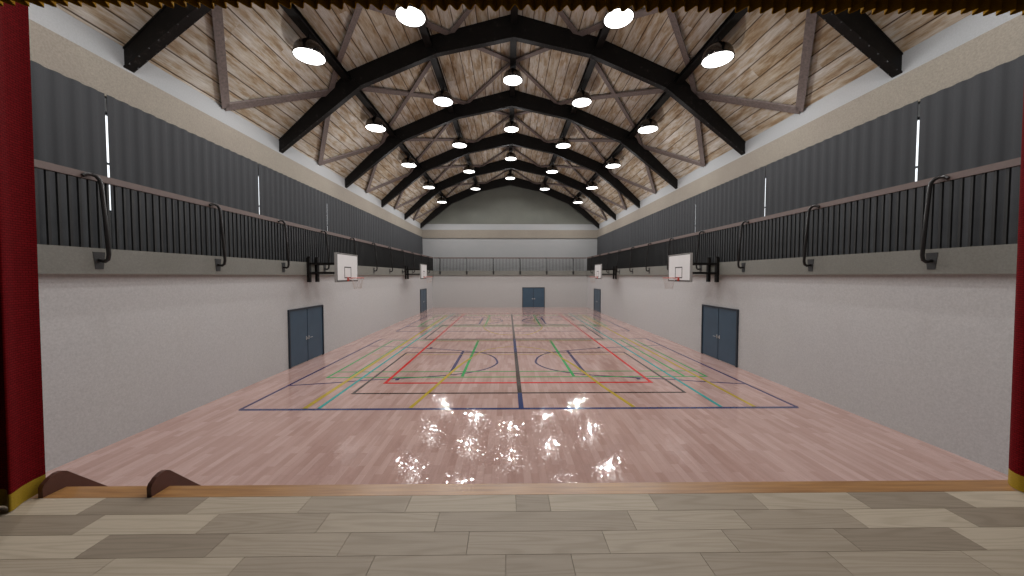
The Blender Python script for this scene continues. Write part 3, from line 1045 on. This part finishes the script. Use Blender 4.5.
# ------------------------------------------------------------------ stage stairs
st = empty('stage_stairs', ((XA + XB) / 2, 3.487, 0))
tag(st, 'dark brown wooden steps down from the stage edge at the left', 'stairs')
ox, oy = st.location.x, st.location.y
prof = [(3.31, ZS - .058), (3.31, 1.29), (3.325, 1.32), (3.37, 1.358), (3.42, 1.378), (3.46, 1.378), (3.50, 1.355), (3.84, .99), (4.72, 0.0), (4.3, 0.0), (3.492, .6), (3.492, ZS - .058)]
for x in (XA, XB):
    MB().prism([(y - oy, z) for y, z in prof], x - ox, x - ox + PT, 'x').build('side_panel', M['stair_wood'], st)
for k in range(5):
    z = ZS - .2 * (k + 1)
    y0_ = 3.495 + .18 * k
    t = MB().box(XA + PT - ox, XB - ox, y0_ - oy, y0_ + .2 - oy, z - .035, z)
    t.build('tread', M['edge'], st)

# ------------------------------------------------------------------ stage curtains
def cloth_from_profile(name, prof, z0, z1, mat, parent=None, rows=1, uvoff=0, flare=0.0, loc=(0, 0, 0)):
    n = len(prof)
    ar = [0.0]
    for a, b in zip(prof, prof[1:]): ar.append(ar[-1] + math.hypot(b[0] - a[0], b[1] - a[1]))
    mb = MB()
    zs = [z0 + (z1 - z0) * i / rows for i in range(rows + 1)]
    # thickness: second skin offset along the profile normal
    nr = []
    for i in range(n):
        a = prof[max(0, i - 1)]; b = prof[min(n - 1, i + 1)]
        d = Vector((b[0] - a[0], b[1] - a[1])).normalized()
        nr.append(Vector((-d.y, d.x)) * .006)
    for z in zs:
        for (x, y) in prof: mb.v.append((x - loc[0] + flare * (z - 5.6), y - loc[1], z - loc[2]))
    base = len(mb.v)
    for z in zs:
        for (x, y), q in zip(prof, nr): mb.v.append((x + q.x - loc[0] + flare * (z - 5.6), y + q.y - loc[1], z - loc[2]))
    R = rows + 1
    for j in range(rows):
        for i in range(n - 1):
            a = j * n + i
            mb.f.append((a, a + 1, a + n + 1, a + n))
            mb.f.append((base + a, base + a + n, base + a + n + 1, base + a + 1))
    for i in range(n - 1):
        mb.f.append((i, base + i, base + i + 1, i + 1))
        t = (R - 1) * n
        mb.f.append((t + i, t + i + 1, base + t + i + 1, base + t + i))
    for j in range(rows):
        a = j * n; b = a + n - 1
        mb.f.append((a, a + n, base + a + n, base + a)); mb.f.append((b, base + b, base + b + n, b + n))
    N = len(prof)
    return mb.build(name, mat, parent, smooth=True, uv=lambda i, co: (ar[i % N], co.z))

HEM = .155
def stage_curtain(prof, label, z0, fl):
    p = smooth_pts(prof, 6)
    loc = (prof[0][0], prof[0][1], z0)
    r = empty('stage_curtain', loc)
    tag(r, label, 'curtain', 'red stage curtains')
    cloth_from_profile('drape', p, z0 + HEM, OZ - .1, M['red'], r, 8, flare=fl, loc=loc)
    cloth_from_profile('hem', p, z0, z0 + HEM, M['gold'], r, 1, flare=fl, loc=loc)
lp = [(-4.725, 3.42), (-4.715, 3.33), (-4.680, 3.22), (-4.630, 3.13), (-4.620, 3.10), (-4.650, 3.115), (-4.705, 3.155), (-4.785, 3.185), (-4.875, 3.17), (-4.975, 3.12), (-5.075, 3.1), (-5.155, 3.22), (-5.235, 3.22), (-5.335, 3.1), (-5.415, 3.1), (-5.475, 3.2), (-5.575, 3.25), (-5.695, 3.1), (-5.815, 3.12), (-5.895, 3.24)]
stage_curtain(lp, 'red stage curtain with gold hem at the left edge of the stage', ZS + .012, .010)
rp = [(4.745, 3.42), (4.690, 3.36), (4.665, 3.28), (4.705, 3.20), (4.825, 3.12), (4.945, 3.09), (5.005, 3.08), (5.065, 3.13), (5.105, 3.25), (5.185, 3.22), (5.285, 3.1), (5.365, 3.1), (5.425, 3.2), (5.525, 3.25), (5.645, 3.1), (5.765, 3.08), (5.845, 3.24)]
stage_curtain(rp, 'red stage curtain with gold hem at the right edge of the stage', ZS + .012, -.010)

VX0, VX1, VZ = -6.0, 5.9, 5.50
vp = []
per = .106
n = int((VX1 - VX0) / per * 8)
for i in range(n + 1):
    x = VX0 + (VX1 - VX0) * i / n
    ph = (x - VX0) / per * 2 * math.pi
    vp.append((x, 2.97 + .034 * math.sin(ph) + .008 * math.sin(ph * .23)))
r = empty('stage_valance', (VX0, 2.97, VZ))
tag(r, 'pleated stage valance with gold brown hem along the top edge', 'valance')
cloth_from_profile('hem', vp, VZ, VZ + .22, M['fringe'], r, 1, loc=tuple(r.location))
cloth_from_profile('drape', vp, VZ + .22, OZ + .2, M['red'], r, 1, loc=tuple(r.location))
